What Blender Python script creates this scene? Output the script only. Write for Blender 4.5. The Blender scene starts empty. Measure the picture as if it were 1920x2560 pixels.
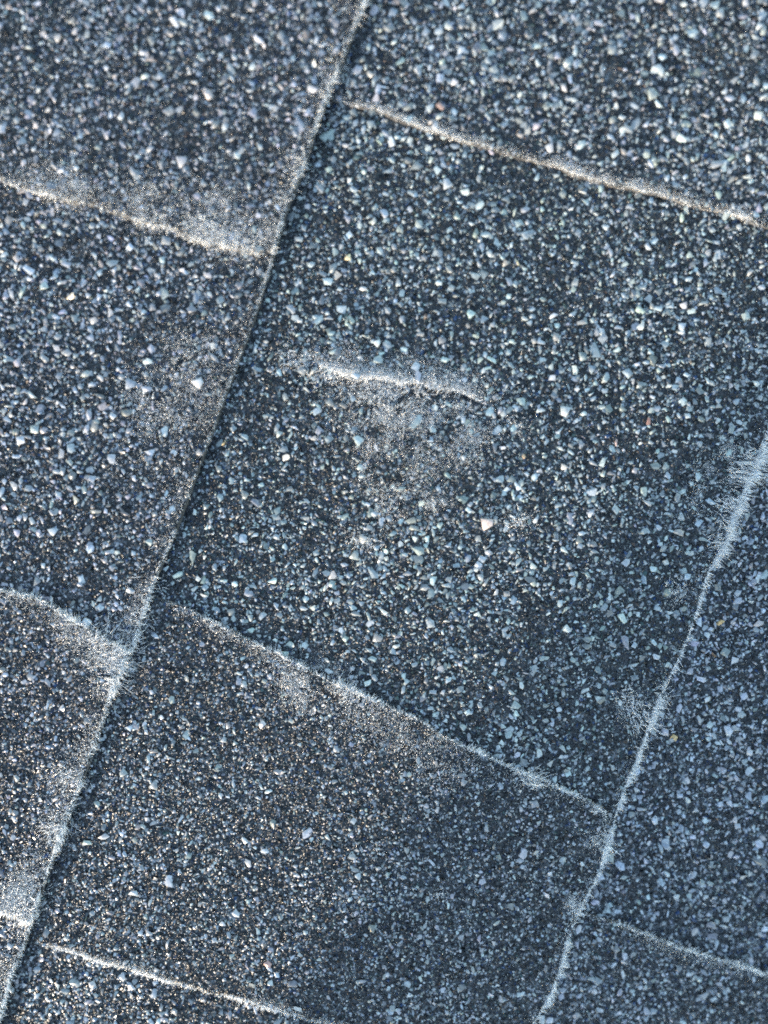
import bpy, bmesh, math
import numpy as np
from mathutils import Vector, Matrix

MM = 0.001
rng = np.random.default_rng(11)
SC = bpy.context.scene
COL = SC.collection

# ------------------------------------------------------------------ camera
cam = bpy.data.cameras.new('camera')
cam_o = bpy.data.objects.new('camera', cam)
COL.objects.link(cam_o)
cam.sensor_fit = 'VERTICAL'
cam.sensor_height = 36.0
cam.lens = 26.0
cam.clip_start = 0.01
cam.clip_end = 50.0
TILT, DIST = math.radians(4.0), 0.208
cam_o.location = (0, DIST * math.sin(TILT), DIST * math.cos(TILT))
cam_o.rotation_euler = (-TILT, 0, 0)
cam.dof.use_dof = True
cam.dof.focus_distance = 0.2115
cam.dof.aperture_fstop = 2.1
SC.camera = cam_o

# ------------------------------------------------------------------ sky, sun, exposure
SUN_EL = math.radians(10.5)
SUN_AZ = math.radians(215.0)          # clockwise from +Y: low sun from the lower left
world = bpy.data.worlds.new('World')
SC.world = world
world.use_nodes = True
wn = world.node_tree
sky = wn.nodes.new('ShaderNodeTexSky')
sky.sky_type = 'NISHITA'
sky.sun_disc = False
sky.sun_elevation = SUN_EL
sky.sun_rotation = SUN_AZ
sky.air_density = 1.0
sky.dust_density = 0.5
sky.ozone_density = 0.8
wn.links.new(sky.outputs[0], wn.nodes['Background'].inputs[0])
wn.nodes['Background'].inputs[1].default_value = 0.15
sun = bpy.data.lights.new('sun', 'SUN')
sun.energy = 2.1
sun.angle = math.radians(0.5)
sun.color = (1.0, 0.84, 0.66)
sun_o = bpy.data.objects.new('sun', sun)
COL.objects.link(sun_o)
to_sun = Vector((math.sin(SUN_AZ) * math.cos(SUN_EL), math.cos(SUN_AZ) * math.cos(SUN_EL), math.sin(SUN_EL)))
sun_o.rotation_euler = (-to_sun).to_track_quat('-Z', 'Y').to_euler()
vs = SC.view_settings
vs.view_transform = 'Standard'
vs.look = 'None'
vs.exposure = 2.5
vs.gamma = 1.0
SC.cycles.use_denoising = False
SC.cycles.filter_width = 1.8

# ------------------------------------------------------------------ roof coordinates (millimetres)
# u runs down the slope across the courses, v runs along them
TH = math.radians(19.7)
EU = np.array([math.cos(TH), -math.sin(TH)])
EV = np.array([math.sin(TH), math.cos(TH)])
def xy(u, v):
    return u * EU[0] + v * EV[0], u * EU[1] + v * EV[1]
def uv_of(x, y):
    return x * EU[0] + y * EU[1], x * EV[0] + y * EV[1]

def wob(t, seed, amp):
    r = np.random.default_rng(seed)
    out = 0.0 * t
    for k in range(9):
        f = 0.10 * 1.55 ** k
        out = out + amp * 0.8 ** k * np.sin(t * f * 2 * math.pi / 6 + r.uniform(0, 6.28))
    return out * 0.45

_NG = np.random.default_rng(77).uniform(-1, 1, (128, 128))
def vnoise(u, v, scale, octaves=3):
    out = 0.0
    for k in range(octaves):
        x = u / scale * 2 ** k + 17.3 * k; y = v / scale * 2 ** k + 5.1 * k
        i, j = np.floor(x).astype(int), np.floor(y).astype(int)
        fx, fy = x - i, y - j
        fx = fx * fx * (3 - 2 * fx); fy = fy * fy * (3 - 2 * fy)
        g = lambda a, b: _NG[a % 128, b % 128]
        out = out + 0.6 ** k * ((g(i, j) * (1 - fx) + g(i + 1, j) * fx) * (1 - fy) + (g(i, j + 1) * (1 - fx) + g(i + 1, j + 1) * fx) * fy)
    return out

def curve(pts, seed, amp=0.45):
    a = np.array(sorted(pts), float)
    def fn(t):
        t = np.asarray(t, float)
        b = np.interp(t, a[:, 0], a[:, 1])
        return b + wob(t, seed, amp)
    return fn

# butt edges of the courses: u as a function of v
EDGE_A = curve([(v, u) for u, v in [(-50.4, 260), (-50.4, 125.3), (-51.0, 111.4), (-51.7, 104.2), (-52.1, 95.8), (-51.8, 80.0), (-52.4, 68.8), (-52.2, 60.4), (-51.8, 50.2), (-51.4, 36.8), (-51.9, 20.6), (-52.3, 3.0), (-52.8, -17.0), (-53.4, -32.1), (-54.1, -43.5), (-53.7, -60.1), (-55.3, -71.3), (-54.9, -81.9), (-55.0, -92.0), (-55.3, -103.8), (-55.8, -121.5), (-56.1, -137.0), (-55.7, -151.7), (-56.4, -162.5), (-55.8, -176.6), (-55.8, -260)]], 1, 0.14)
EDGE_B = curve([(v, u) for u, v in [(94.0, 260), (94.0, 54.8), (94.0, 47.8), (93.6, 38.0), (93.3, 30.9), (94.6, 24.7), (92.8, 14.9), (93.6, 3.8), (94.1, -4.6), (93.7, -14.8), (93.2, -23.7), (93.3, -33.8), (93.2, -41.9), (93.3, -51.6), (93.6, -61.0), (93.8, -69.1), (94.8, -79.3), (93.4, -91.0), (93.7, -101.5), (94.3, -112.8), (93.8, -121.3), (92.8, -128.5), (93.4, -260)]], 2, 0.4)
# side edges of the raised tabs: v as a function of u
C1 = curve([(-80, 99), (-47.0, 100.1), (-36.1, 100.8), (-19.7, 101.3), (-3.4, 101.9), (14.0, 103.3), (29.0, 104.4), (48.2, 106.9), (61.5, 108.0), (71.1, 108.3), (97, 109.5)], 3, 0.6)
C2 = curve([(-80, -44), (-52.6, -44.4), (-43.5, -44.7), (-36.4, -45.2), (-26.4, -46.2), (-17.6, -47.6), (-8.9, -48.6), (-0.2, -49.8), (7.0, -50.4), (18.4, -51.4), (29.2, -52.3), (36.9, -54.2), (47.7, -55.1), (59.4, -56.8), (70.0, -57.4), (77.7, -58.6), (85.3, -59.2), (90.0, -60.2), (90.9, -62.0), (92.0, -66.0), (94.5, -72)], 4, 0.35)
C3 = curve([(-330, 46), (-128.3, 49.8), (-121.8, 50.4), (-108.5, 50.3), (-98.9, 51.3), (-89.1, 51.8), (-79.4, 52.6), (-69.5, 52.9), (-59.7, 53.4), (-54.3, 55.3), (-51, 56.5)], 5, 0.7)
C4 = curve([(-330, -53), (-94.4, -55.8), (-84.2, -55.5), (-73.3, -57.2), (-66.2, -58.1), (-58.8, -59.6), (-54.2, -60.8), (-51, -63)], 6, 0.6)
C5 = curve([(-330, -148), (-65.6, -145.5), (-58.7, -145.1), (-55.4, -144.3), (-51, -142)], 7, 0.5)
C6 = curve([(-80, -153), (-52.5, -152.5), (-43.2, -151.2), (-32.6, -151.1), (-22.0, -150.5), (-11.5, -150.0), (-0.9, -149.5), (9.3, -147.9), (23.4, -147.3), (35.2, -146.2), (97, -141)], 8, 0.4)
C7 = curve([(60, -92), (96.1, -92.1), (105.7, -91.7), (113.4, -92.4), (121.2, -93.0), (128.9, -93.2), (136.7, -93.4), (144.4, -93.4), (152.2, -93.7), (156.3, -93.5), (330, -93)], 9, 0.5)
RIDGE = curve([(-60, 29), (-40.1, 31.1), (-33.7, 32.0), (-26.7, 32.2), (-19.9, 32.9), (-14.5, 33.9), (-8.0, 35.4), (-1.6, 37.1), (4.1, 37.4), (9.9, 37.7), (14.1, 37.4), (40, 34)], 10, 0.6)

TAB_T = 1.0
def sstep(x, a, b):
    t = np.clip((x - a) / (b - a), 0, 1)
    return t * t * (3 - 2 * t)

def in_crease(u, v, w=0.55):
    return (u > 2) & (u < 16) & (np.abs(v - RIDGE(u) + 0.5) < w * np.sin(np.clip((u - 2) / 14, 0, 1) * math.pi) ** 0.5)

def swell(u, v):
    return (0.55 * np.sin(u * 0.052 + v * 0.021 + 1.0) + 0.45 * np.sin(v * 0.047 - u * 0.017 + 2.2)
            + 0.22 * np.sin(u * 0.11 + 0.6) * np.sin(v * 0.093 + 1.9))

def height(strip, u, v):
    s = swell(u, v) * 0.8
    if strip == 0:
        return 2.95 + 0.017 * (u + 52) + 0.5 * s + 0.25 * sstep(u, -60, -51)
    if strip == 2:
        return -2.75 - 0.06 * (u - 91.5) + 0.35 * s
    z = 0.3 + 0.016 * (u + 52) + s * sstep(u, -60, 0) * (1 - 0.65 * sstep(u, 20, 80))
    # puckered spot in the middle of the exposed backing: a crease with a low hump below it
    d = v - RIDGE(u)
    along = np.exp(-((u + 10) / 17.0) ** 4)
    lip = along * 0.7 * sstep(d, -0.5, 0.7) * np.exp(-np.clip(d, 0, None) / 9.0)
    hump = 1.7 * np.exp(-(((u - 2) / 24) ** 2 + ((v - 17) / 20) ** 2))
    z = z - 0.9 * in_crease(u, v, 0.6) + lip + hump - 0.00062 * np.clip(u - 10, 0, None) ** 2
    return z

def region(u, v):
    """strip (0,1,2), on a raised tab or not, region id, surface height, distance in from the raised edge"""
    a, b = EDGE_A(v), EDGE_B(v)
    strip = np.where(u < a, 0, np.where(u < b, 1, 2))
    c1, c2, c3, c4, c5, c6, c7 = (c(u) for c in (C1, C2, C3, C4, C5, C6, C7))
    rid = np.zeros(u.shape, int)
    rid = np.where((strip == 0) & (v > c3), 1, rid)
    rid = np.where((strip == 0) & (v < c4) & (v > c5), 2, rid)
    rid = np.where((strip == 1), 3, rid)
    rid = np.where((strip == 1) & (v > c1), 4, rid)
    rid = np.where((strip == 1) & (v < c2) & (v > c6), 5, rid)
    rid = np.where((strip == 1) & (v <= c6), 6, rid)
    rid = np.where((strip == 2), 7, rid)
    rid = np.where((strip == 2) & (v < c7), 8, rid)
    tab = np.isin(rid, (1, 2, 4, 5, 8))
    z = np.where(strip == 0, height(0, u, v), np.where(strip == 1, height(1, u, v), height(2, u, v))) + TAB_T * tab
    de = np.where(strip == 0, a - u, np.where(strip == 1, b - u, 99.0))
    side = np.full(u.shape, 99.0)
    for r, lst in {1: [v - c3], 2: [c4 - v, v - c5], 4: [v - c1], 5: [c2 - v, v - c6], 8: [c7 - v]}.items():
        for q in lst:
            side = np.where(rid == r, np.minimum(side, np.abs(q)), side)
    return strip, rid, z, de, side

# ------------------------------------------------------------------ materials
def new_mat(name):
    m = bpy.data.materials.new(name)
    m.use_nodes = True
    nt = m.node_tree
    return m, nt, nt.nodes['Principled BSDF']

def mat_granule(name, from_object):
    m, nt, b = new_mat(name)
    if from_object:
        src = nt.nodes.new('ShaderNodeObjectInfo'); out = src.outputs['Color']
    else:
        src = nt.nodes.new('ShaderNodeAttribute'); src.attribute_name = 'granule_colour'; out = src.outputs['Color']
    tc = nt.nodes.new('ShaderNodeNewGeometry')
    no = nt.nodes.new('ShaderNodeTexNoise'); no.inputs['Scale'].default_value = 1400; no.inputs['Detail'].default_value = 4
    nt.links.new(tc.outputs['Position'], no.inputs['Vector'])
    mr = nt.nodes.new('ShaderNodeMapRange')
    mr.inputs['From Min'].default_value = 0.3; mr.inputs['From Max'].default_value = 0.7
    mr.inputs['To Min'].default_value = 0.72; mr.inputs['To Max'].default_value = 1.22
    nt.links.new(no.outputs['Fac'], mr.inputs['Value'])
    mx = nt.nodes.new('ShaderNodeVectorMath'); mx.operation = 'SCALE'
    nt.links.new(out, mx.inputs[0]); nt.links.new(mr.outputs[0], mx.inputs['Scale'])
    nt.links.new(mx.outputs[0], b.inputs['Base Color'])
    b.inputs['Roughness'].default_value = 0.30
    b.inputs['Specular IOR Level'].default_value = 0.28
    bp = nt.nodes.new('ShaderNodeBump'); bp.inputs['Strength'].default_value = 0.5; bp.inputs['Distance'].default_value = 0.00015
    nt.links.new(no.outputs['Fac'], bp.inputs['Height'])
    nt.links.new(bp.outputs[0], b.inputs['Normal'])
    return m
M_GRAN = mat_granule('ceramic_granule', False)
M_GRAN_OBJ = mat_granule('ceramic_granule_single', True)

def mat_surface():
    m, nt, b = new_mat('granule_coated_asphalt')
    g = nt.nodes.new('ShaderNodeNewGeometry')
    v1 = nt.nodes.new('ShaderNodeTexVoronoi'); v1.inputs['Scale'].default_value = 950
    nt.links.new(g.outputs['Position'], v1.inputs['Vector'])
    sep = nt.nodes.new('ShaderNodeSeparateColor')
    nt.links.new(v1.outputs['Color'], sep.inputs[0])
    cr = nt.nodes.new('ShaderNodeValToRGB'); cr.color_ramp.interpolation = 'CONSTANT'
    e = cr.color_ramp.elements
    e[0].color = (0.012, 0.014, 0.018, 1); e[0].position = 0
    e[1].color = (0.02, 0.022, 0.024, 1); e[1].position = 0.45
    for p, c in ((0.78, (0.05, 0.055, 0.06, 1)), (0.9, (0.15, 0.16, 0.17, 1)), (0.96, (0.30, 0.32, 0.34, 1))):
        q = e.new(p); q.color = c
    nt.links.new(sep.outputs[0], cr.inputs[0])
    nt.links.new(cr.outputs[0], b.inputs['Base Color'])
    b.inputs['Roughness'].default_value = 0.55
    bp = nt.nodes.new('ShaderNodeBump'); bp.inputs['Distance'].default_value = 0.0006; bp.inputs['Strength'].default_value = 1
    bp.invert = True
    nt.links.new(v1.outputs['Distance'], bp.inputs['Height'])
    nt.links.new(bp.outputs[0], b.inputs['Normal'])
    return m
M_SURF = mat_surface()

def mat_edge():
    m, nt, b = new_mat('cut_asphalt_edge')
    g = nt.nodes.new('ShaderNodeNewGeometry')
    no = nt.nodes.new('ShaderNodeTexNoise'); no.inputs['Scale'].default_value = 1500; no.inputs['Detail'].default_value = 6
    nt.links.new(g.outputs['Position'], no.inputs['Vector'])
    cr = nt.nodes.new('ShaderNodeValToRGB')
    cr.color_ramp.elements[0].color = (0.02, 0.02, 0.021, 1); cr.color_ramp.elements[0].position = 0.35
    cr.color_ramp.elements[1].color = (0.10, 0.095, 0.09, 1); cr.color_ramp.elements[1].position = 0.7
    nt.links.new(no.outputs['Fac'], cr.inputs[0]); nt.links.new(cr.outputs[0], b.inputs['Base Color'])
    b.inputs['Roughness'].default_value = 0.8
    bp = nt.nodes.new('ShaderNodeBump'); bp.inputs['Distance'].default_value = 0.0004
    nt.links.new(no.outputs['Fac'], bp.inputs['Height']); nt.links.new(bp.outputs[0], b.inputs['Normal'])
    return m
M_EDGE = mat_edge()

def mat_frost():
    m = bpy.data.materials.new('ice_crystal')
    m.use_nodes = True
    nt = m.node_tree
    nt.nodes.clear()
    o = nt.nodes.new('ShaderNodeOutputMaterial')
    d = nt.nodes.new('ShaderNodeBsdfDiffuse'); d.inputs['Color'].default_value = (0.92, 0.92, 0.91, 1)
    t = nt.nodes.new('ShaderNodeBsdfTranslucent'); t.inputs['Color'].default_value = (0.90, 0.91, 0.91, 1)
    gl = nt.nodes.new('ShaderNodeBsdfGlossy'); gl.inputs['Roughness'].default_value = 0.22
    a = nt.nodes.new('ShaderNodeMixShader'); a.inputs[0].default_value = 0.45
    f = nt.nodes.new('ShaderNodeMixShader'); f.inputs[0].default_value = 0.12
    nt.links.new(d.outputs[0], a.inputs[1]); nt.links.new(t.outputs[0], a.inputs[2])
    nt.links.new(a.outputs[0], f.inputs[1]); nt.links.new(gl.outputs[0], f.inputs[2])
    nt.links.new(f.outputs[0], o.inputs['Surface'])
    return m
M_FROST = mat_frost()

# ------------------------------------------------------------------ mesh helpers
def link(name, data, parent=None):
    o = bpy.data.objects.new(name, data)
    COL.objects.link(o)
    if parent is not None:
        o.parent = parent
    return o

def mesh_np(name, verts, loops, starts, totals, mats, colour=None, mat_idx=None):
    me = bpy.data.meshes.new(name)
    me.vertices.add(len(verts)); me.vertices.foreach_set('co', np.ascontiguousarray(verts, np.float32).ravel())
    me.loops.add(len(loops)); me.loops.foreach_set('vertex_index', np.ascontiguousarray(loops, np.int32))
    me.polygons.add(len(starts))
    me.polygons.foreach_set('loop_start', np.ascontiguousarray(starts, np.int32))
    me.polygons.foreach_set('loop_total', np.ascontiguousarray(totals, np.int32))
    for m in mats:
        me.materials.append(m)
    if mat_idx is not None:
        me.polygons.foreach_set('material_index', np.ascontiguousarray(mat_idx, np.int32))
    me.update(calc_edges=True)
    if colour is not None:
        at = me.attributes.new('granule_colour', 'FLOAT_COLOR', 'POINT')
        at.data.foreach_set('color', np.ascontiguousarray(colour, np.float32).ravel())
    return me

def sheet(name, U, V, Z, walls, thick, parent):
    """A shingle layer: top grid (rows i, columns j) plus rough cut walls on the named sides."""
    n, m = U.shape
    X, Y = xy(U, V)
    verts = [np.stack([X, Y, Z], -1).reshape(-1, 3)]
    idx = np.arange(n * m).reshape(n, m)
    q = np.stack([idx[:-1, :-1], idx[:-1, 1:], idx[1:, 1:], idx[1:, :-1]], -1).reshape(-1, 4)
    quads = [q]; mi = [np.zeros(len(q), int)]
    base = n * m
    for side in walls:
        line = {'hi_j': idx[:, -1], 'hi_i': idx[-1, :], 'lo_i': idx[0, :]}[side]
        p = verts[0][line]
        k = len(line)
        tang = np.gradient(p[:, :2], axis=0)
        nrm = np.stack([tang[:, 1], -tang[:, 0]], -1); nrm /= np.linalg.norm(nrm, axis=1)[:, None] + 1e-9
        inner = {'hi_j': idx[:, -2], 'hi_i': idx[-2, :], 'lo_i': idx[1, :]}[side]
        sgn = np.sign(((p[:, :2] - verts[0][inner][:, :2]) * nrm).sum(1).mean())
        nrm *= sgn
        prev = line
        for fr in (0.12, 0.38, 0.7, 1.0):
            o = p.copy()
            o[:, :2] += nrm * (0.28 * math.sin(fr * 3.14) + rng.normal(0, 0.10, k))[:, None]
            o[:, 2] -= thick * fr
            verts.append(o)
            cur = base + np.arange(k); base += k
            w = np.stack([prev[:-1], prev[1:], cur[1:], cur[:-1]], -1)
            if side in ('lo_i',):
                w = w[:, ::-1]
            quads.append(w); mi.append(np.ones(len(w), int))
            prev = cur
    vv = np.concatenate(verts) * MM
    qq = np.concatenate(quads)
    me = mesh_np(name, vv, qq.ravel(), np.arange(len(qq)) * 4, np.full(len(qq), 4), [M_SURF, M_EDGE], mat_idx=np.concatenate(mi))
    return link(name, me, parent)

def spaced(a, b, step):
    return np.linspace(a, b, max(2, int(abs(b - a) / step)))

# ------------------------------------------------------------------ roof and shingles
deck_me = mesh_np('roof', np.array([(-4, -4, -0.022), (4, -4, -0.022), (4, 4, -0.022), (-4, 4, -0.022)]),
                  np.arange(4), np.array([0]), np.array([4]), [M_SURF])
roof = link('roof', deck_me)
roof['kind'] = 'structure'
roof['label'] = 'frosted roof slope covered with overlapping dark grey asphalt shingles'

def add_shingle(label):
    o = link('shingle', None, roof)
    o['label'] = label
    return o
SH = [add_shingle('upper course shingle at the left, lying on top of the middle one'),
      add_shingle('middle course shingle with the puckered frosty spot, crossing the whole picture'),
      add_shingle('lower course shingle at the right, tucked under the middle one')]

def backing(strip, u0, edge):
    vv = spaced(-260, 260, 1.0)
    tt = np.concatenate([np.linspace(0, 0.94, 70 if strip else 90)[:-1], np.linspace(0.94, 1, 10)])
    V = np.repeat(vv[:, None], len(tt), 1)
    E = edge(vv)[:, None] if callable(edge) else np.full((len(vv), 1), float(edge))
    U = u0 + tt[None, :] * (E - u0)
    Z = height(strip, U, V)
    Z[:, -1] -= 0.25
    sheet('backing_layer', U, V, Z, ['hi_j'], {0: 3.4, 1: 2.2, 2: 2.0}[strip], SH[strip])
backing(0, -330, EDGE_A)
backing(1, -85, EDGE_B)
backing(2, 55, 330)

def tab(strip, u0, edge, lo, hi, walls):
    uu = np.concatenate([np.linspace(0, 0.93, 80)[:-1], np.linspace(0.93, 1, 12)])
    tt = np.concatenate([np.linspace(0, 0.05, 6)[:-1], np.linspace(0.05, 0.95, 80)[:-1], np.linspace(0.95, 1, 6)])
    A, T = np.meshgrid(uu, tt)
    um = float(np.mean(edge(np.array([0.0])))) if callable(edge) else edge
    U = u0 + A * (um - u0)
    for _ in range(3):
        L = lo(U) if callable(lo) else np.full(U.shape, float(lo))
        H = hi(U) if callable(hi) else np.full(U.shape, float(hi))
        V = L + T * (H - L)
        E = (edge(V) + 0.35) if callable(edge) else np.full(U.shape, float(edge))
        U = u0 + A * (E - u0)
    Z = height(strip, U, V) + TAB_T
    for side in walls:
        if side == 'hi_j': Z[:, -1] -= 0.3
        if side == 'lo_i': Z[0, :] -= 0.3
        if side == 'hi_i': Z[-1, :] -= 0.3
    sheet('raised_tab', U, V, Z, walls, TAB_T + 0.5, SH[strip])
tab(0, -330, EDGE_A, C3, 260, ['hi_j', 'lo_i'])
tab(0, -330, EDGE_A, C5, C4, ['hi_j', 'lo_i', 'hi_i'])
tab(1, -85, EDGE_B, C1, 260, ['hi_j', 'lo_i'])
tab(1, -85, EDGE_B, C6, C2, ['hi_j', 'lo_i', 'hi_i'])
tab(2, 55, 330, -260, C7, ['hi_i'])

# ------------------------------------------------------------------ invented, unseen block down the slope, added to shade the lower right
def mat_caster():
    m, nt, b = new_mat('caster_grey')
    no = nt.nodes.new('ShaderNodeTexNoise'); no.inputs['Scale'].default_value = 60; no.inputs['Detail'].default_value = 8
    cr = nt.nodes.new('ShaderNodeValToRGB')
    cr.color_ramp.elements[0].color = (0.24, 0.23, 0.22, 1); cr.color_ramp.elements[1].color = (0.36, 0.35, 0.33, 1)
    nt.links.new(no.outputs['Fac'], cr.inputs[0]); nt.links.new(cr.outputs[0], b.inputs['Base Color'])
    b.inputs['Roughness'].default_value = 0.9
    bp = nt.nodes.new('ShaderNodeBump'); bp.inputs['Distance'].default_value = 0.004
    nt.links.new(no.outputs['Fac'], bp.inputs['Height']); nt.links.new(bp.outputs[0], b.inputs['Normal'])
    return m
M_CASTER = mat_caster()
def block(name, cu, cv, z0, z1, wu, wv, parent, bev):
    bm = bmesh.new()
    bmesh.ops.create_cube(bm, size=1.0)
    for q in bm.verts:
        u_, v_ = cu + q.co.x * wu, cv + q.co.y * wv
        X, Y = xy(u_, v_)
        q.co = (X, Y, z0 + (q.co.z + 0.5) * (z1 - z0))
    bmesh.ops.bevel(bm, geom=bm.edges[:], offset=bev, segments=2, affect='EDGES')
    me = bpy.data.meshes.new(name); bm.to_mesh(me); bm.free()
    me.materials.append(M_CASTER)
    return link(name, me, parent)
_sx, _sy = math.sin(SUN_AZ), math.cos(SUN_AZ)
cu0, cv0 = uv_of(-0.022 + 2.4 * _sx, -0.125 + 2.4 * _sy)          # corner nearest the light's edge
caster = link('shade_caster', None)
caster['label'] = 'unseen grey block farther down the roof, added to shade the lower right'
caster['category'] = 'shade_caster'
CW, CD = 0.85, 0.5
block('stack', cu0 + CW / 2, cv0 - CD / 2, -0.03, 1.25, CW, CD, caster, 0.006)  # main body of the added shade block, not a known part of the roof
block('caster_top', cu0 + CW / 2 , cv0 - CD / 2, 1.252, 1.33, CW + 0.08, CD + 0.08, caster, 0.01)

# ------------------------------------------------------------------ granules
def hull_template(npts, flat, seed):
    r = np.random.default_rng(seed)
    bm = bmesh.new()
    wy, cut = r.uniform(0.55, 1.0), r.uniform(0.3, 0.75)
    for k in range(npts):
        p = r.normal(0, 1, 3); p /= np.linalg.norm(p)
        p *= np.array([1.0, wy, 1.0]) * r.uniform(0.8, 1.0)
        p[2] = np.clip(p[2], -1, cut) * flat
        bm.verts.new(p)
    res = bmesh.ops.convex_hull(bm, input=bm.verts)
    junk = [g for g in res['geom_interior'] + res['geom_unused'] if isinstance(g, bmesh.types.BMVert)]
    if junk:
        bmesh.ops.delete(bm, geom=list(set(junk)), context='VERTS')
    bmesh.ops.triangulate(bm, faces=bm.faces)
    bmesh.ops.recalc_face_normals(bm, faces=bm.faces)
    bm.normal_update()
    down = [f for f in bm.faces if f.normal.z < -0.45]
    bmesh.ops.delete(bm, geom=down, context='FACES')
    bm.verts.index_update()
    v = np.array([q.co[:] for q in bm.verts]); f = np.array([[q.index for q in g.verts] for g in bm.faces])
    bm.free()
    v[:, :2] -= (v[:, :2].max(0) + v[:, :2].min(0)) / 2
    v[:, :2] /= np.abs(v[:, 0]).max()
    return v, f
T_SMALL = [hull_template(6, 0.85, 100 + k) for k in range(36)]
T_BIG = [hull_template(9, 0.60, 300 + k) for k in range(40)]

def rot_batch(n, tilt):
    az = rng.uniform(0, 2 * math.pi, n); ax = rng.normal(0, tilt, n); ay = rng.normal(0, tilt, n)
    c, s = np.cos, np.sin
    Rz = np.zeros((n, 3, 3)); Rz[:, 0, 0] = c(az); Rz[:, 0, 1] = -s(az); Rz[:, 1, 0] = s(az); Rz[:, 1, 1] = c(az); Rz[:, 2, 2] = 1
    Rx = np.zeros((n, 3, 3)); Rx[:, 0, 0] = 1; Rx[:, 1, 1] = c(ax); Rx[:, 1, 2] = -s(ax); Rx[:, 2, 1] = s(ax); Rx[:, 2, 2] = c(ax)
    Ry = np.zeros((n, 3, 3)); Ry[:, 1, 1] = 1; Ry[:, 0, 0] = c(ay); Ry[:, 0, 2] = s(ay); Ry[:, 2, 0] = -s(ay); Ry[:, 2, 2] = c(ay)
    return Ry @ Rx @ Rz

def scatter(name, templates, pos, rad, colour, tilt, parent):
    """One joined mesh of many granules. pos in mm, rad in mm, colour rgb per granule."""
    n = len(pos)
    which = rng.integers(0, len(templates), n)
    Vs, Fs, Cs, base = [], [], [], 0
    for k, (tv, tf) in enumerate(templates):
        sel = np.nonzero(which == k)[0]
        if not len(sel):
            continue
        R = rot_batch(len(sel), tilt)
        zs = rng.uniform(0.8, 1.15, len(sel))
        tvs = tv[None] * np.stack([np.ones(len(sel)), np.ones(len(sel)), zs], -1)[:, None, :]
        P = np.einsum('nij,nkj->nki', R, tvs) * rad[sel][:, None, None] + pos[sel][:, None, :]
        Vs.append(P.reshape(-1, 3))
        Fs.append((tf[None] + (base + np.arange(len(sel)) * len(tv))[:, None, None]).reshape(-1, 3))
        c = np.ones((len(sel), len(tv), 4)); c[..., :3] = colour[sel][:, None, :]
        Cs.append(c.reshape(-1, 4))
        base += len(sel) * len(tv)
    V = np.concatenate(Vs) * MM; F = np.concatenate(Fs); Cc = np.concatenate(Cs)
    me = mesh_np(name, V, F.ravel(), np.arange(len(F)) * 3, np.full(len(F), 3), [M_GRAN], colour=Cc)
    o = link(name, me, parent)
    o['kind'] = 'stuff'
    return o

HX, HY = 122.0, 158.0
#            big/mm2 med/mm2 size of the big ones
REG = {0: (.170, .50, 0.98), 1: (.170, .50, 0.94), 2: (.080, .42, 0.92), 3: (.155, .50, 0.98), 4: (.190, .48, 1.00),
       5: (.070, .52, 0.86), 6: (.130, .48, 0.96), 7: (.170, .52, 0.98), 8: (.130, .50, 0.95)}
# each tab and backing comes from its own granule blend: slight differences of tint
TINT = np.array([(0.97, 0.99, 1.03), (0.98, 0.99, 1.03), (1.00, 0.99, 1.04), (0.93, 1.01, 1.00), (0.96, 1.0, 1.01), (0.98, 1.0, 1.0), (0.96, 1.0, 1.0), (0.94, 0.99, 1.04), (0.96, 1.0, 1.03)])
def pale_colour(n):
    t = rng.uniform(0, 1, n)
    val = np.interp(t, [0, 0.25, 0.7, 1], [0.13, 0.21, 0.29, 0.41])
    c = val[:, None] * np.array([0.96, 1.0, 1.02])
    c *= 1 + rng.normal(0, 0.035, (n, 3))
    odd = rng.uniform(0, 1, n)
    c = np.where((odd < 0.03)[:, None], val[:, None] * np.array([1.08, 0.98, 0.93]), c)
    c = np.where((odd > 0.93)[:, None], val[:, None] * np.array([0.84, 0.94, 1.06]), c)
    return np.clip(c, 0.01, 0.8)
def dark_colour(n):
    t = rng.uniform(0, 1, n)
    val = np.interp(t, [0, 0.45, 0.78, 0.93, 1], [0.006, 0.022, 0.06, 0.13, 0.26])
    c = val[:, None] * np.array([0.90, 1.0, 1.07])
    odd = rng.uniform(0, 1, n)
    c = np.where((odd < 0.05)[:, None], np.array([0.012, 0.03, 0.075]) * rng.uniform(.6, 1.5, (n, 1)), c)
    c = np.where((odd > 0.97)[:, None], np.array([0.055, 0.038, 0.03]) * rng.uniform(.5, 1.5, (n, 1)), c)
    c = np.where(((odd > 0.05) & (odd < 0.10))[:, None], np.array([0.03, 0.05, 0.05]) * rng.uniform(.6, 1.5, (n, 1)), c)
    return c

# bare stretches, where the frost film hides most of the stones: u, v, radius, strength
FILM = [(-66, 12, 16, .9), (-69, -10, 9, .5), (-64, 26, 8, .7), (-66, 55, 11, .9), (-73, 63, 11, .6), (-88, 56, 8, .7), (-60, -64, 9, .8),
        (-61, -101, 7, .7), (-61, -138, 8, .8), (-58, -54, 6, .7), (-58, -117, 6, .6), (-8, 27, 15, .9), (4, 22, 12, .7), (-1, 5, 6, .6), (10, 8, 5, .6),
        (0, -54, 9, .9), (12, -56, 10, .9), (28, -59, 10, .8), (42, -62, 11, .8), (85, 44, 9, .8), (84, 32, 6, .6), (87, -30, 7, .8), (86, 7, 5, .5)]
def film_at(u, v):
    q = np.zeros(u.shape)
    for a, b, r, s in FILM:
        q = np.maximum(q, s * np.exp(-((u - a) ** 2 + (v - b) ** 2) / (r * r)))
    return q

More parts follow.
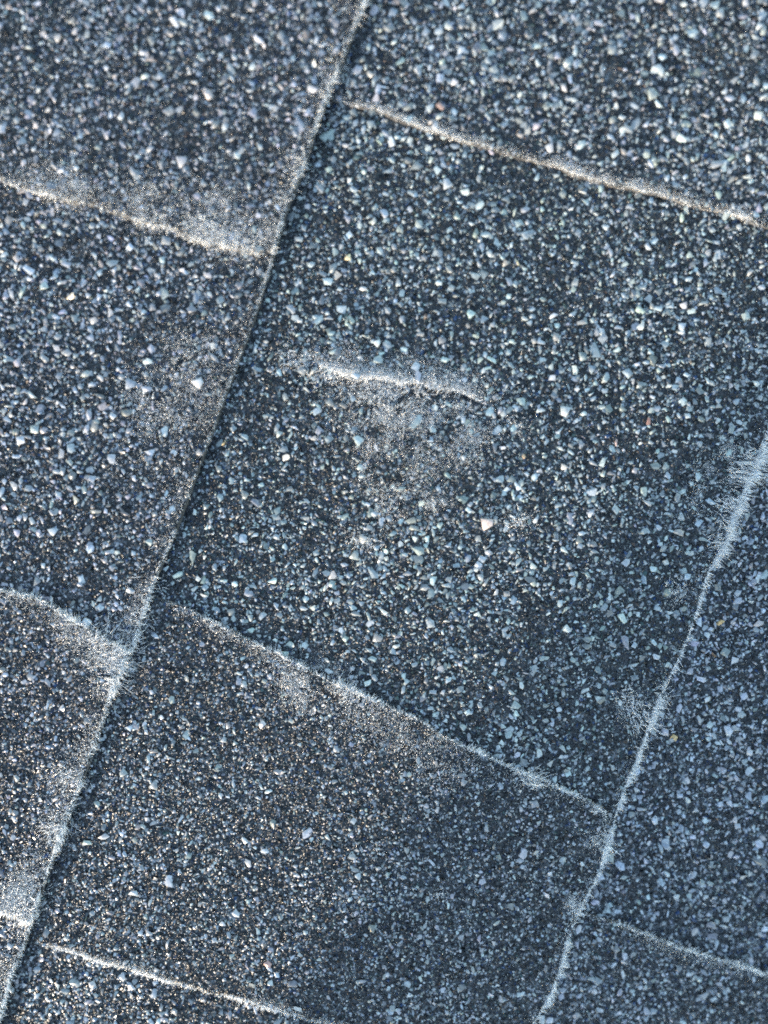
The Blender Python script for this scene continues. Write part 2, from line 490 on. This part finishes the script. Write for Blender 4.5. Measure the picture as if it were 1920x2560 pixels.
# pale stones first, largest first, no two on the same spot
N = int(4 * HX * HY * 1.1)
px = rng.uniform(-HX, HX, N); py = rng.uniform(-HY, HY, N)
pu, pv = uv_of(px, py)
strip, rid, z, de, side = region(pu, pv)
big_d = np.array([REG[k][0] for k in range(9)])[rid]; med_d = np.array([REG[k][1] for k in range(9)])[rid]; bs = np.array([REG[k][2] for k in range(9)])[rid]
thin = 1 - 0.85 * film_at(pu, pv)
thin *= 0.25 + 0.75 * sstep(np.minimum(de, side), 0.8, 7)
clump = np.clip(0.85 + 0.45 * vnoise(pu, pv, 14.0) , 0.2, 1.6)
thin *= clump
roll = rng.uniform(0, 1.1, N)
isbig = roll < big_d * thin
ismed = (~isbig) & (roll < (big_d + med_d) * thin)
rad = np.where(isbig, np.clip(rng.lognormal(math.log(0.84), 0.30, N), 0.52, 1.55) * bs, rng.uniform(0.30, 0.60, N))
keep = np.nonzero((isbig | ismed) & (de > 0.75 * rad) & (np.abs(pu - EDGE_A(pv)) > 0.75 * rad) & (np.abs(pu - EDGE_B(pv)) > 0.6 * rad) & ~in_crease(pu, pv, 1.2))[0]
keep = keep[np.argsort(-rad[keep])]
RES = 4.0
occ = np.zeros((int(2 * HX * RES) + 24, int(2 * HY * RES) + 24), np.uint8)
final = []
for k in keep:
    cx = int((px[k] + HX) * RES) + 12; cy = int((py[k] + HY) * RES) + 12; r = max(1, int(rad[k] * RES * 0.72))
    w = occ[cx - r:cx + r + 1, cy - r:cy + r + 1]
    if w.size == 0 or w.mean() > 0.22:
        continue
    final.append(k)
    yy, xx = np.ogrid[-r:r + 1, -r:r + 1]
    w[(xx * xx + yy * yy).T[:w.shape[0], :w.shape[1]] <= r * r] = 1
final = np.array(final)
pcol = pale_colour(len(final)) * TINT[rid[final]]
P = np.stack([px[final], py[final], z[final] + 0.10 + 0.20 * rad[final]], -1)
R = rad[final]; ST = strip[final]

inview = (np.abs(px[final]) < 104) & (np.abs(py[final]) < 140)
singles = np.nonzero(inview)[0][:285]                      # already sorted, largest first
is_single = np.zeros(len(final), bool); is_single[singles] = True
big_meshes = []
for k, (tv, tf) in enumerate(T_BIG[:24]):
    me = mesh_np('granule', tv, tf.ravel(), np.arange(len(tf)) * 3, np.full(len(tf), 3), [M_GRAN_OBJ])
    big_meshes.append(me)
Rs = rot_batch(len(final), 0.22)
def single(pos, rad_mm, colour, rot, parent, k, label=None):
    o = link('granule', big_meshes[k % len(big_meshes)], parent)
    o.matrix_local = Matrix.Translation(Vector(pos) * MM) @ Matrix([list(map(float, r)) for r in rot]).to_4x4() @ Matrix.Scale(rad_mm * MM, 4)
    o.color = (*[float(c) for c in colour], 1)
    if label:
        o['label'] = label
for k in singles:
    single([float(q) for q in P[k]], float(R[k]), pcol[k], Rs[k], SH[ST[k]], int(k))
# stones of another colour, where the photograph has them: u, v, radius, colour
for k, (a, b, r, c, lab) in enumerate([
        (102.1, 2.4, 1.25, (0.46, 0.31, 0.14), 'amber yellow granule'), (-48.6, 3.0, 0.95, (0.45, 0.34, 0.17), 'yellow granule'),
        (60.7, 48.6, 1.1, (0.20, 0.12, 0.10), 'brick red granule'), (28.1, 6.6, 1.8, (0.38, 0.32, 0.29), 'large pinkish tan granule'),
        (12.6, -135.0, 1.3, (0.34, 0.22, 0.19), 'salmon pink granule'), (102.0, -33.9, 1.1, (0.40, 0.29, 0.14), 'yellow granule'),
        (31.3, 27.9, 0.9, (0.40, 0.28, 0.17), 'orange granule'), (11.6, 76.4, 1.1, (0.55, 0.47, 0.28), 'pale yellow granule'),
        (-100.1, 26.5, 1.5, (0.56, 0.48, 0.36), 'cream granule'), (54.3, 40.1, 1.2, (0.36, 0.27, 0.25), 'pinkish granule'),
        (-22.5, 107.5, 1.2, (0.22, 0.16, 0.14), 'reddish brown granule'), (-32.8, 62.5, 0.9, (0.6, 0.5, 0.3), 'pale yellow granule')]):
    s_, r_, z_, _, _ = region(np.array([a]), np.array([b]))
    X, Y = xy(a, b)
    single((X, Y, float(z_[0]) + 0.35 * r), r, c, rot_batch(1, 0.15)[0], SH[int(s_[0])], 3 * k + 1, lab)

for s in range(3):
    sel = np.nonzero((ST == s) & ~is_single)[0]
    scatter('pale_granules', T_BIG if s == 1 else T_BIG, P[sel], R[sel], pcol[sel], 0.24, SH[s])

# dark stones fill everything else, on a jittered lattice
PITCH = 0.68
gx, gy = np.meshgrid(np.arange(-HX, HX, PITCH), np.arange(-HY, HY, PITCH * 0.88))
gx = gx + (np.arange(gx.shape[0]) % 2)[:, None] * PITCH * 0.5
dx = (gx + rng.uniform(-0.36, 0.36, gx.shape) * PITCH).ravel(); dy = (gy + rng.uniform(-0.36, 0.36, gy.shape) * PITCH).ravel()
ix = np.clip(((dx + HX) * RES).astype(int) + 12, 0, occ.shape[0] - 1); iy = np.clip(((dy + HY) * RES).astype(int) + 12, 0, occ.shape[1] - 1)
ok = occ[ix, iy] == 0
dx, dy = dx[ok], dy[ok]
du, dv = uv_of(dx, dy)
dstrip, drid, dz, dde, dside = region(du, dv)
ok = (np.abs(dde) > 0.15) & ~in_crease(du[:], dv[:], 0.9)
dx, dy, dz, dstrip, drid = dx[ok], dy[ok], dz[ok], dstrip[ok], drid[ok]
drad = np.clip(rng.lognormal(math.log(0.40), 0.30, len(dx)), 0.2, 0.8)
dcol = dark_colour(len(dx)) * TINT[drid]
DP = np.stack([dx, dy, dz + 0.12 * drad + rng.uniform(-0.05, 0.12, len(dx))], -1)
for s in range(3):
    sel = np.nonzero(dstrip == s)[0]
    scatter('dark_granules', T_SMALL, DP[sel], drad[sel], dcol[sel], 0.45, SH[s])

# ------------------------------------------------------------------ hoarfrost
def specks(name, pos, direction, length, radius):
    """Tiny frost grains: three-sided spikes. Everything in mm."""
    n = len(pos)
    d = direction / (np.linalg.norm(direction, axis=1)[:, None] + 1e-9)
    ref = np.where(np.abs(d[:, 2:3]) < 0.9, np.array([[0, 0, 1.0]]), np.array([[1.0, 0, 0]]))
    s = np.cross(d, ref); s /= np.linalg.norm(s, axis=1)[:, None] + 1e-9
    t = np.cross(s, d)
    V = np.zeros((n, 4, 3))
    a0 = rng.uniform(0, 6.28, n)
    for k in range(3):
        a = a0 + k * 2.0944
        V[:, k] = pos + (s * np.cos(a)[:, None] + t * np.sin(a)[:, None]) * radius[:, None]
    V[:, 3] = pos + d * length[:, None]
    F = (np.array([(0, 1, 3), (1, 2, 3), (2, 0, 3)])[None] + (np.arange(n) * 4)[:, None, None]).reshape(-1, 3)
    return mesh_np(name, V.reshape(-1, 3) * MM, F.ravel(), np.arange(len(F)) * 3, np.full(len(F), 3), [M_FROST])

def needles(name, pos, direction, length, radius):
    """Slim three-sided ice needles, slightly bent, all in one mesh. Everything in mm."""
    n = len(pos)
    d = direction / (np.linalg.norm(direction, axis=1)[:, None] + 1e-9)
    ref = np.where(np.abs(d[:, 2:3]) < 0.9, np.array([[0, 0, 1.0]]), np.array([[1.0, 0, 0]]))
    s = np.cross(d, ref); s /= np.linalg.norm(s, axis=1)[:, None] + 1e-9
    t = np.cross(s, d)
    bend = (s * rng.normal(0, 0.10, (n, 1)) + t * rng.normal(0, 0.10, (n, 1))) * length[:, None]
    V = np.zeros((n, 7, 3))
    a0 = rng.uniform(0, 6.28, n)
    for k in range(3):
        a = a0 + k * 2.0944
        ring = s * np.cos(a)[:, None] + t * np.sin(a)[:, None]
        V[:, k] = pos + ring * radius[:, None]
        V[:, 3 + k] = pos + d * (length * 0.5)[:, None] + bend * 0.6 + ring * (radius * 0.8)[:, None]
    V[:, 6] = pos + d * length[:, None] + bend * 0.2
    tq = []
    for k in range(3):
        j = (k + 1) % 3
        tq += [(k, j, 3 + j), (k, 3 + j, 3 + k), (3 + k, 3 + j, 6)]
    tq = np.array(tq)
    F = (tq[None] + (np.arange(n) * 7)[:, None, None]).reshape(-1, 3)
    me = mesh_np(name, V.reshape(-1, 3) * MM, F.ravel(), np.arange(len(F)) * 3, np.full(len(F), 3), [M_FROST])
    return me

FROST = {}
def frost_add(key, pos, d, ln, r):
    FROST.setdefault(key, []).append((pos, d, ln, r))

def surf_z(u, v):
    return region(u, v)[2]

def fringe(key, kind, fn, inward, prof, per_mm=34, film_k=1.0, needle_k=1.0, jit_mm=0.45):
    """kind 'u': edge is u=fn(v); kind 'v': edge is v=fn(u). inward: sign of the raised side along the other axis.
    prof: (t, amount, film width, needle length) knots along the edge."""
    a = np.array(prof, float)
    t0, t1 = a[:, 0].min(), a[:, 0].max()
    a = a[np.argsort(a[:, 0])]
    L = t1 - t0
    r2 = np.random.default_rng(abs(hash(key)) % 1000 if False else sum(map(ord, key)))
    # 1 film of short crystals behind the edge
    n = int(L * per_mm * 3.0 * film_k)
    t = r2.uniform(t0, t1, n)
    amt = np.interp(t, a[:, 0], a[:, 1]); wid = np.interp(t, a[:, 0], a[:, 2]); nl = np.interp(t, a[:, 0], a[:, 3])
    patch = 0.55 + 0.75 * vnoise(t, t * 0 + 31.7 * len(key), 9.0)
    ok = r2.uniform(0, 1.15, n) < amt * np.clip(patch, 0.12, 1)
    t, wid, nl = t[ok], wid[ok], nl[ok]; n = len(t)
    off = np.abs(r2.normal(0, 1, n)) * wid * 0.62
    e = fn(t)
    if kind == 'u': u, v = e + inward * off, t
    else: u, v = t, e + inward * off
    zz = surf_z(u, v) + r2.uniform(0.15, 0.65, n)
    X, Y = xy(u, v)
    d = np.stack([r2.normal(0, 1, n), r2.normal(0, 1, n), np.abs(r2.normal(0.35, 0.5, n))], -1)
    frost_add(key, np.stack([X, Y, zz], -1), d, r2.uniform(0.12, 0.5, n), r2.uniform(0.045, 0.08, n))
    # 2 needles standing out from the edge itself, in tufts that lean together
    n = int(L * per_mm * 0.6 * needle_k)
    t = r2.uniform(t0, t1, n)
    amt = np.interp(t, a[:, 0], a[:, 1]); nl = np.interp(t, a[:, 0], a[:, 3])
    patch = 0.6 + 0.7 * vnoise(t, t * 0 + 11.7 * len(key), 7.0)
    ok = r2.uniform(0, 1.1, n) < amt * np.clip(patch, 0.4, 1)
    t, nl, patch = t[ok], nl[ok], patch[ok]; n = len(t)
    e = fn(t) + 0.0
    jit = np.abs(r2.normal(0, jit_mm, n))
    lean = 0.9 * vnoise(t, t * 0 + 3.3, 4.0) + r2.normal(0, 0.35, n)
    out = -inward * r2.normal(0.75, 0.45, n)
    if kind == 'u':
        u, v = e + inward * jit, t
        su, sv = out, lean
    else:
        u, v = t, e + inward * jit
        su, sv = lean, out
    zz = surf_z(e + inward * 0.5, t)[...] if kind == 'u' else surf_z(t, e + inward * 0.5)
    zz = zz + r2.uniform(-0.9, 0.25, n)
    X, Y = xy(u, v); DX, DY = xy(su, sv)
    d = np.stack([DX, DY, np.abs(r2.normal(0.45, 0.4, n))], -1)
    ln = 0.85 * nl * r2.lognormal(-0.35, 0.42, n) * (0.6 + 0.6 * np.clip(patch, 0, 1))
    frost_add(key, np.stack([X, Y, zz], -1), d, ln, r2.uniform(0.06, 0.115, n))

def tuft(key, u, v, radius, n, length, aim=None, up=0.6, spread=0.7):
    r2 = np.random.default_rng(int(abs(u * 71 + v * 13)) + n)
    uu = u + r2.normal(0, radius * 0.5, n); vv = v + r2.normal(0, radius * 0.5, n)
    zz = surf_z(uu, vv) + r2.uniform(0.1, 0.5, n)
    X, Y = xy(uu, vv)
    if aim is None:
        au, av = (uu - u) / radius + r2.normal(0, spread, n), (vv - v) / radius + r2.normal(0, spread, n)
    else:
        au, av = aim[0] + r2.normal(0, spread, n), aim[1] + r2.normal(0, spread, n)
    DX, DY = xy(au, av)
    d = np.stack([DX, DY, np.abs(r2.normal(up, 0.3, n))], -1)
    frost_add(key, np.stack([X, Y, zz], -1), d, 0.78 * length * r2.lognormal(-0.2, 0.4, n), r2.uniform(0.055, 0.095, n))

def film(key, u, v, ru, rv, n):
    n = int(n * 3.6)
    r2 = np.random.default_rng(int(abs(u * 31 + v * 57)) + n)
    uu = u + r2.normal(0, ru * 0.5, n); vv = v + r2.normal(0, rv * 0.5, n)
    pat = vnoise(uu, vv, 5.0, 4)
    ok = r2.uniform(-1.0, 1.0, n) < pat * 1.2 - 0.1
    uu, vv = uu[ok], vv[ok]; n = len(uu)
    X, Y = xy(uu, vv)
    zz = surf_z(uu, vv) + r2.uniform(0.15, 0.6, n)
    d = np.stack([r2.normal(0, 1, n), r2.normal(0, 1, n), np.abs(r2.normal(0.4, 0.5, n))], -1)
    frost_add(key, np.stack([X, Y, zz], -1), d, r2.uniform(0.12, 0.5, n), r2.uniform(0.045, 0.08, n))

fringe('A', 'u', EDGE_A, -1, [(-180, .9, 6, 1.8), (-150, .9, 6, 1.8), (-142, 1.1, 5, 2.2), (-128, 1.0, 5, 2.4), (-118, 1.0, 6, 2.4), (-104, .9, 5, 2.2), (-95, .9, 5, 2.4), (-80, 1.0, 5, 2.6),
       (-66, 1.2, 6, 3.0), (-58, 1.0, 6, 2.2), (-45, .9, 5, 2.0), (-38, .55, 5, 1.4), (-20, .4, 5, 1.0), (0, .5, 9, .9), (18, .6, 9, .9), (30, .35, 5, .7), (45, .35, 4, .7), (54, .9, 6, 1.3), (70, .8, 4, 1.5), (80, 1.0, 5, 1.9), (95, .9, 4, 1.8), (112, 1.0, 5, 2.0), (128, 1.0, 6, 1.9), (150, .8, 5, 1.8)], 34, 0.75, 1.35, 0.35)
fringe('B', 'u', EDGE_B, -1, [(-135, .9, 2.5, 2.2), (-110, 1.0, 2.5, 2.2), (-95, 1.0, 3, 2.4), (-84, 1.1, 3, 2.4), (-70, 1.1, 4, 2.6), (-60, .8, 2.5, 2.0), (-45, 1.0, 3, 2.2), (-34, 1.1, 5, 2.8), (-28, 1.2, 6, 3.0), (-20, .9, 4, 2.0), (-8, .7, 3, 1.7), (2, 1.0, 4, 2.0), (15, 1.0, 4, 2.2), (24, 1.0, 5, 2.8), (38, 1.2, 8, 3.2), (50, 1.3, 8, 3.4), (62, 1.0, 6, 2.4)], 34, 0.14, 1.6, 0.3)
fringe('C1', 'v', C1, 1, [(-49, .2, 1.5, .7), (-35, .5, 1.6, .8), (-18, 1.0, 1.8, 1.0), (20, 1.3, 2.2, 1.1), (50, 1.4, 2.6, 1.2), (66, 1.2, 2.2, 1.1), (85, 1.0, 2.2, 1.1)], 50, 0.75, 0.25)
fringe('C2', 'v', C2, -1, [(-51, .15, 2, .8), (-38, .5, 2, 1.1), (-30, .8, 3, 1.4), (-24, .25, 2, 1.0), (-20, .9, 4, 1.6), (-6, 1.1, 7, 2.0), (6, 1.2, 8, 2.2), (20, 1.0, 8, 1.7), (45, 1.0, 8, 1.6), (58, 1.0, 6, 1.6), (66, 1.1, 3, 2.0), (78, 1.0, 2.5, 1.7), (85, 1.0, 1.5, 1.6), (92, .5, 1.5, 1.4)], 40, 0.5, 1.25, 0.35)
fringe('C3', 'v', C3, 1, [(-140, 1.1, 5, 1.5), (-118, 1.1, 5, 1.5), (-100, 1.2, 6, 1.6), (-85, 1.1, 7, 1.5), (-70, 1.2, 8, 1.7), (-54, 1.2, 8, 1.6)], 44, 1.2, 0.45, 0.7)
fringe('C4', 'v', C4, -1, [(-120, 1.0, 4, 1.9), (-92, 1.0, 4, 1.9), (-80, .9, 5, 1.7), (-70, 1.1, 6, 2.4), (-62, 1.3, 7, 3.0), (-54, 1.3, 7, 3.0)], 44)
fringe('C5', 'v', C5, 1, [(-95, 1.3, 6, 2.2), (-66, 1.3, 6, 2.4), (-55, 1.2, 5, 2.0)], 55)
fringe('C6', 'v', C6, 1, [(-53, .7, 1.0, .9), (-35, 1.1, 1.2, 1.1), (-22, 1.4, 2.4, 1.3), (-10, 1.0, 1.3, 1.2), (6, 1.0, 1.4, 1.2), (13, 1.3, 3, 1.6), (30, 1.0, 1.6, 1.2), (50, .9, 1.5, 1.2)], 50, 0.35, 0.6, 0.35)
fringe('C7', 'v', C7, -1, [(94.5, 1.0, 1.2, 1.2), (103, .8, 1.2, 1.2), (115, 1.0, 2.4, 1.4), (128, 1.1, 2.8, 1.7), (141, 1.1, 2.4, 1.9), (152, 1.2, 3, 2.4), (164, 1.2, 3, 2.4)], 40, 0.22, 1.3, 0.3)
# film and tufts behind the long left edge
for a, b, r, n in [(-66, 12, 12, 1500), (-70, 6, 9, 700), (-64, 25, 8, 600), (-69, -10, 8, 350), (-60, -101, 6, 350), (-58, -117, 6, 420), (-60, -132, 6, 420), (-58, -53, 6, 350)]:
    film('A', a, b, r, r * 1.3, n)
for a, b, n, l in [(-64, 20, 26, 2.0), (-70, 9, 30, 1.8), (-63, 24, 20, 1.6), (-57, -116, 90, 2.6), (-58, -101, 60, 2.4), (-55, -52, 60, 2.2), (-53.4, -41, 30, 3.2), (-52, 80, 40, 2.4), (-52, 108, 40, 2.6)]:
    tuft('A', a, b, 4, n, l)
for a, b, r, n in [(-66, 58, 10, 1500), (-88, 57, 9, 900), (-74, 64, 8, 400), (-110, 54, 9, 700)]:
    film('C3', a, b, r, r * 0.9, n)
for a, b, n, l in [(-66, 55, 70, 2.6), (-72, 56, 50, 2.4), (-60, 56, 60, 2.4), (-88, 62, 26, 2.2), (-84, 54, 40, 2.2)]:
    tuft('C3', a, b, 4, n, l)
for a, b, r, n in [(-60, -65, 7, 700), (-68, -62, 7, 500)]:
    film('C4', a, b, r, r, n)
tuft('C4', -57, -63, 6, 120, 4.2, (1.0, 0.7), 0.4, 0.45); tuft('C4', -63, -60, 5, 70, 3.6, (0.5, 0.9), 0.4, 0.4); tuft('C4', -56, -69, 5, 80, 3.6, (1.2, 0.3), 0.35, 0.4)
film('C5', -61, -139, 7, 7, 800); tuft('C5', -60, -141, 6, 160, 3.0, (0.5, 1.0), 0.5, 0.4)
for a, b, r, n in [(0, -54, 10, 1700), (-6, -54, 7, 600), (14, -57, 9, 420), (28, -60, 9, 380), (42, -62, 10, 380), (52, -98, 3, 50)]:
    film('C2', a, b, r, r * 0.9, n)
tuft('C2', 7, -51.5, 4, 110, 3.0, (0.3, 1), 0.5, 0.5); tuft('C2', 66, -57.5, 3, 50, 4.2, (1, 0.5), 0.4, 0.4); tuft('C2', 64, -58, 3, 30, 3.2); tuft('C2', 86.5, -60.8, 2, 26, 2.0, (0.8, 0.6), 0.5, 0.5); tuft('C2', 52, -98, 1.6, 26, 1.4)
for a, b, r, n in [(84, 45, 8, 900), (83, 34, 6, 420), (87, -30, 6, 420), (86, 6, 4, 200), (90, -68, 4, 200), (90, -89, 3, 160)]:
    film('B', a, b, r * 0.8, r, n)
tuft('B', 92.0, 46, 6, 190, 4.0, (1, 0.1), 0.5, 0.4); tuft('B', 91.0, 34, 5, 120, 3.6, (0.9, -0.3), 0.5, 0.5); tuft('B', 92.0, 24, 4, 60, 3.0, (0.8, 0.5), 0.5, 0.5); tuft('B', 91.0, -31, 5, 110, 2.6, (0.8, -0.6), 0.5, 0.5); tuft('B', 85, 7.5, 2.5, 36, 2.6, (-0.5, 0.4), 0.5, 0.5)
tuft('B', 93.0, -68, 3, 70, 3.2); tuft('B', 92.5, -89, 3, 60, 2.6); tuft('B', 94.0, -23, 2.5, 40, 3.4); tuft('B', 84, -27, 3, 60, 2.2, (-0.7, 0.2), 0.5, 0.5)
# puckered spot: a brush of needles hanging over the crease and a film below it
fringe('PUCKER', 'v', RIDGE, 1, [(-43, .1, 1, .6), (-38, .9, 2.2, 1.6), (-30, 1.2, 2, 2.0), (-20, 1.2, 2.4, 2.2), (-10, 1.0, 3, 1.8), (0, 1.0, 4, 2.0), (8, .9, 4, 1.8), (14, .4, 3, 1.2), (17, .05, 2, .6)], 62, 0.9, 0.34, 1.1)
for a, b, ru, rv, n in [(-10, 29, 17, 8, 1700), (-8, 22, 15, 13, 1400), (4, 25, 17, 12, 1500), (10, 25, 11, 8, 700), (-1, 10, 13, 14, 1100), (-22, 37, 14, 5, 500), (4, 41, 16, 5, 700), (14, 30, 10, 6, 400)]:
    film('PUCKER', a, b, ru, rv, n)
tuft('PUCKER', -14, 31, 5, 110, 2.8); tuft('PUCKER', -2, 34, 5, 90, 2.8); tuft('PUCKER', -7, 27, 4, 50, 2.2); 
for k in range(14):
    a = -39 + 3.9 * k + (k * 7 % 3) - 1
    tuft('PUCKER', a, float(RIDGE(np.array([a]))[0]) - 0.6, 4.5, 34 if k < 9 else 20, 2.3, (-0.35 + 0.1 * (k % 4), -0.8), 0.45, 0.45)
film('PUCKER', -28, 32.5, 13, 4, 520)
for key, a, b, n, l in [('SPOT1', -1, 5.5, 60, 1.8), ('SPOT2', 11, 7, 60, 2.0), ('SPOT3', 26, 35, 60, 2.0), ('SPOT4', 34.6, 10.3, 60, 1.8), ('SPOT5', -4, -10, 60, 2.2)]:
    film(key, a, b, 7, 4.5, 110)
    film(key, a + 2.5, b + 1.5, 3, 2, 50)
    tuft(key, a, b, 2.2, n // 3, l, (0.5, -0.6), 0.5, 0.5)
    tuft(key, a + 2, b + 1, 5, n // 2, l * 0.6)

LAB = {
 'A': 'white hoarfrost fringe along the long lower edge of the left shingle',
 'B': 'white hoarfrost fringe along the right butt edge of the middle shingle',
 'C1': 'thin warm-lit frost rim on the tab edge at the upper right',
 'C2': 'bluish frost fringe along the upper edge of the large lower middle tab',
 'C3': 'shaggy frost band on the tab corner at the upper left',
 'C4': 'long bristling frost needles on the tab corner at the left, halfway down',
 'C5': 'dense sunlit frost brush on the tab end at the lower left border',
 'C6': 'thin sunlit frost line crossing the bottom left of the middle shingle',
 'C7': 'bluish frost fringe on the tab edge at the lower right',
 'PUCKER': 'feathery frost patch along the puckered crease in the middle shingle',
 'SPOT1': 'small warm frost tuft just below the puckered frost patch',
 'SPOT2': 'small frost tuft right below the puckered patch, beside the warm one',
 'SPOT3': 'faint frost streak to the right of the puckered crease',
 'SPOT4': 'small pale frost tuft near the large pinkish tan granule',
 'SPOT5': 'small frost tuft among stones, lowest below the puckered patch'}
# a thin dusting of frost grains over everything, heavier on some tabs
n = 46000
fx = rng.uniform(-HX, HX, n); fy = rng.uniform(-HY, HY, n)
fu, fv = uv_of(fx, fy)
_, frid, fz, _, _ = region(fu, fv)
amt = np.array([0.4, 0.5, 0.8, 0.3, 0.3, 0.8, 0.35, 0.45, 0.65])[frid] * (0.7 + 0.5 * vnoise(fu, fv, 22.0))
ok = rng.uniform(0, 1, n) < amt
n = int(ok.sum())
d = np.stack([rng.normal(0, 1, n), rng.normal(0, 1, n), np.abs(rng.normal(0.5, 0.5, n))], -1)
dust = link('frost_dusting', specks('frost_dusting', np.stack([fx[ok], fy[ok], fz[ok] + rng.uniform(0.15, 0.5, n)], -1), d, rng.uniform(0.12, 0.4, n), rng.uniform(0.05, 0.09, n)))
dust['kind'] = 'stuff'
dust['label'] = 'fine sparse dusting of frost grains over all the shingles'
dust['category'] = 'frost'
for key, parts in FROST.items():
    nm = 'frost_fringe' if key[0] in 'ABC' else 'frost_patch'
    c = np.concatenate([p[0] for p in parts]).mean(0) * MM
    o = link(nm, None)
    o.location = [float(q) for q in c]
    o['label'] = LAB[key]
    o['category'] = 'frost'
    o['group'] = 'hoarfrost fringes on the shingle edges' if nm == 'frost_fringe' else 'hoarfrost patches on the middle shingle'
    pos, d, ln, r = (np.concatenate([p[i] for p in parts]) for i in range(4))
    out = ~in_crease(*uv_of(pos[:, 0], pos[:, 1]), 0.7)
    pos, d, ln, r = pos[out], d[out], ln[out], r[out]
    for part, sel in (('ice_needles', ln >= 0.7), ('frost_film', ln < 0.7)):
        ch = link(part, (needles if part == 'ice_needles' else specks)(part, pos[sel] - c / MM, d[sel], ln[sel], r[sel]), o)
        ch['kind'] = 'stuff'
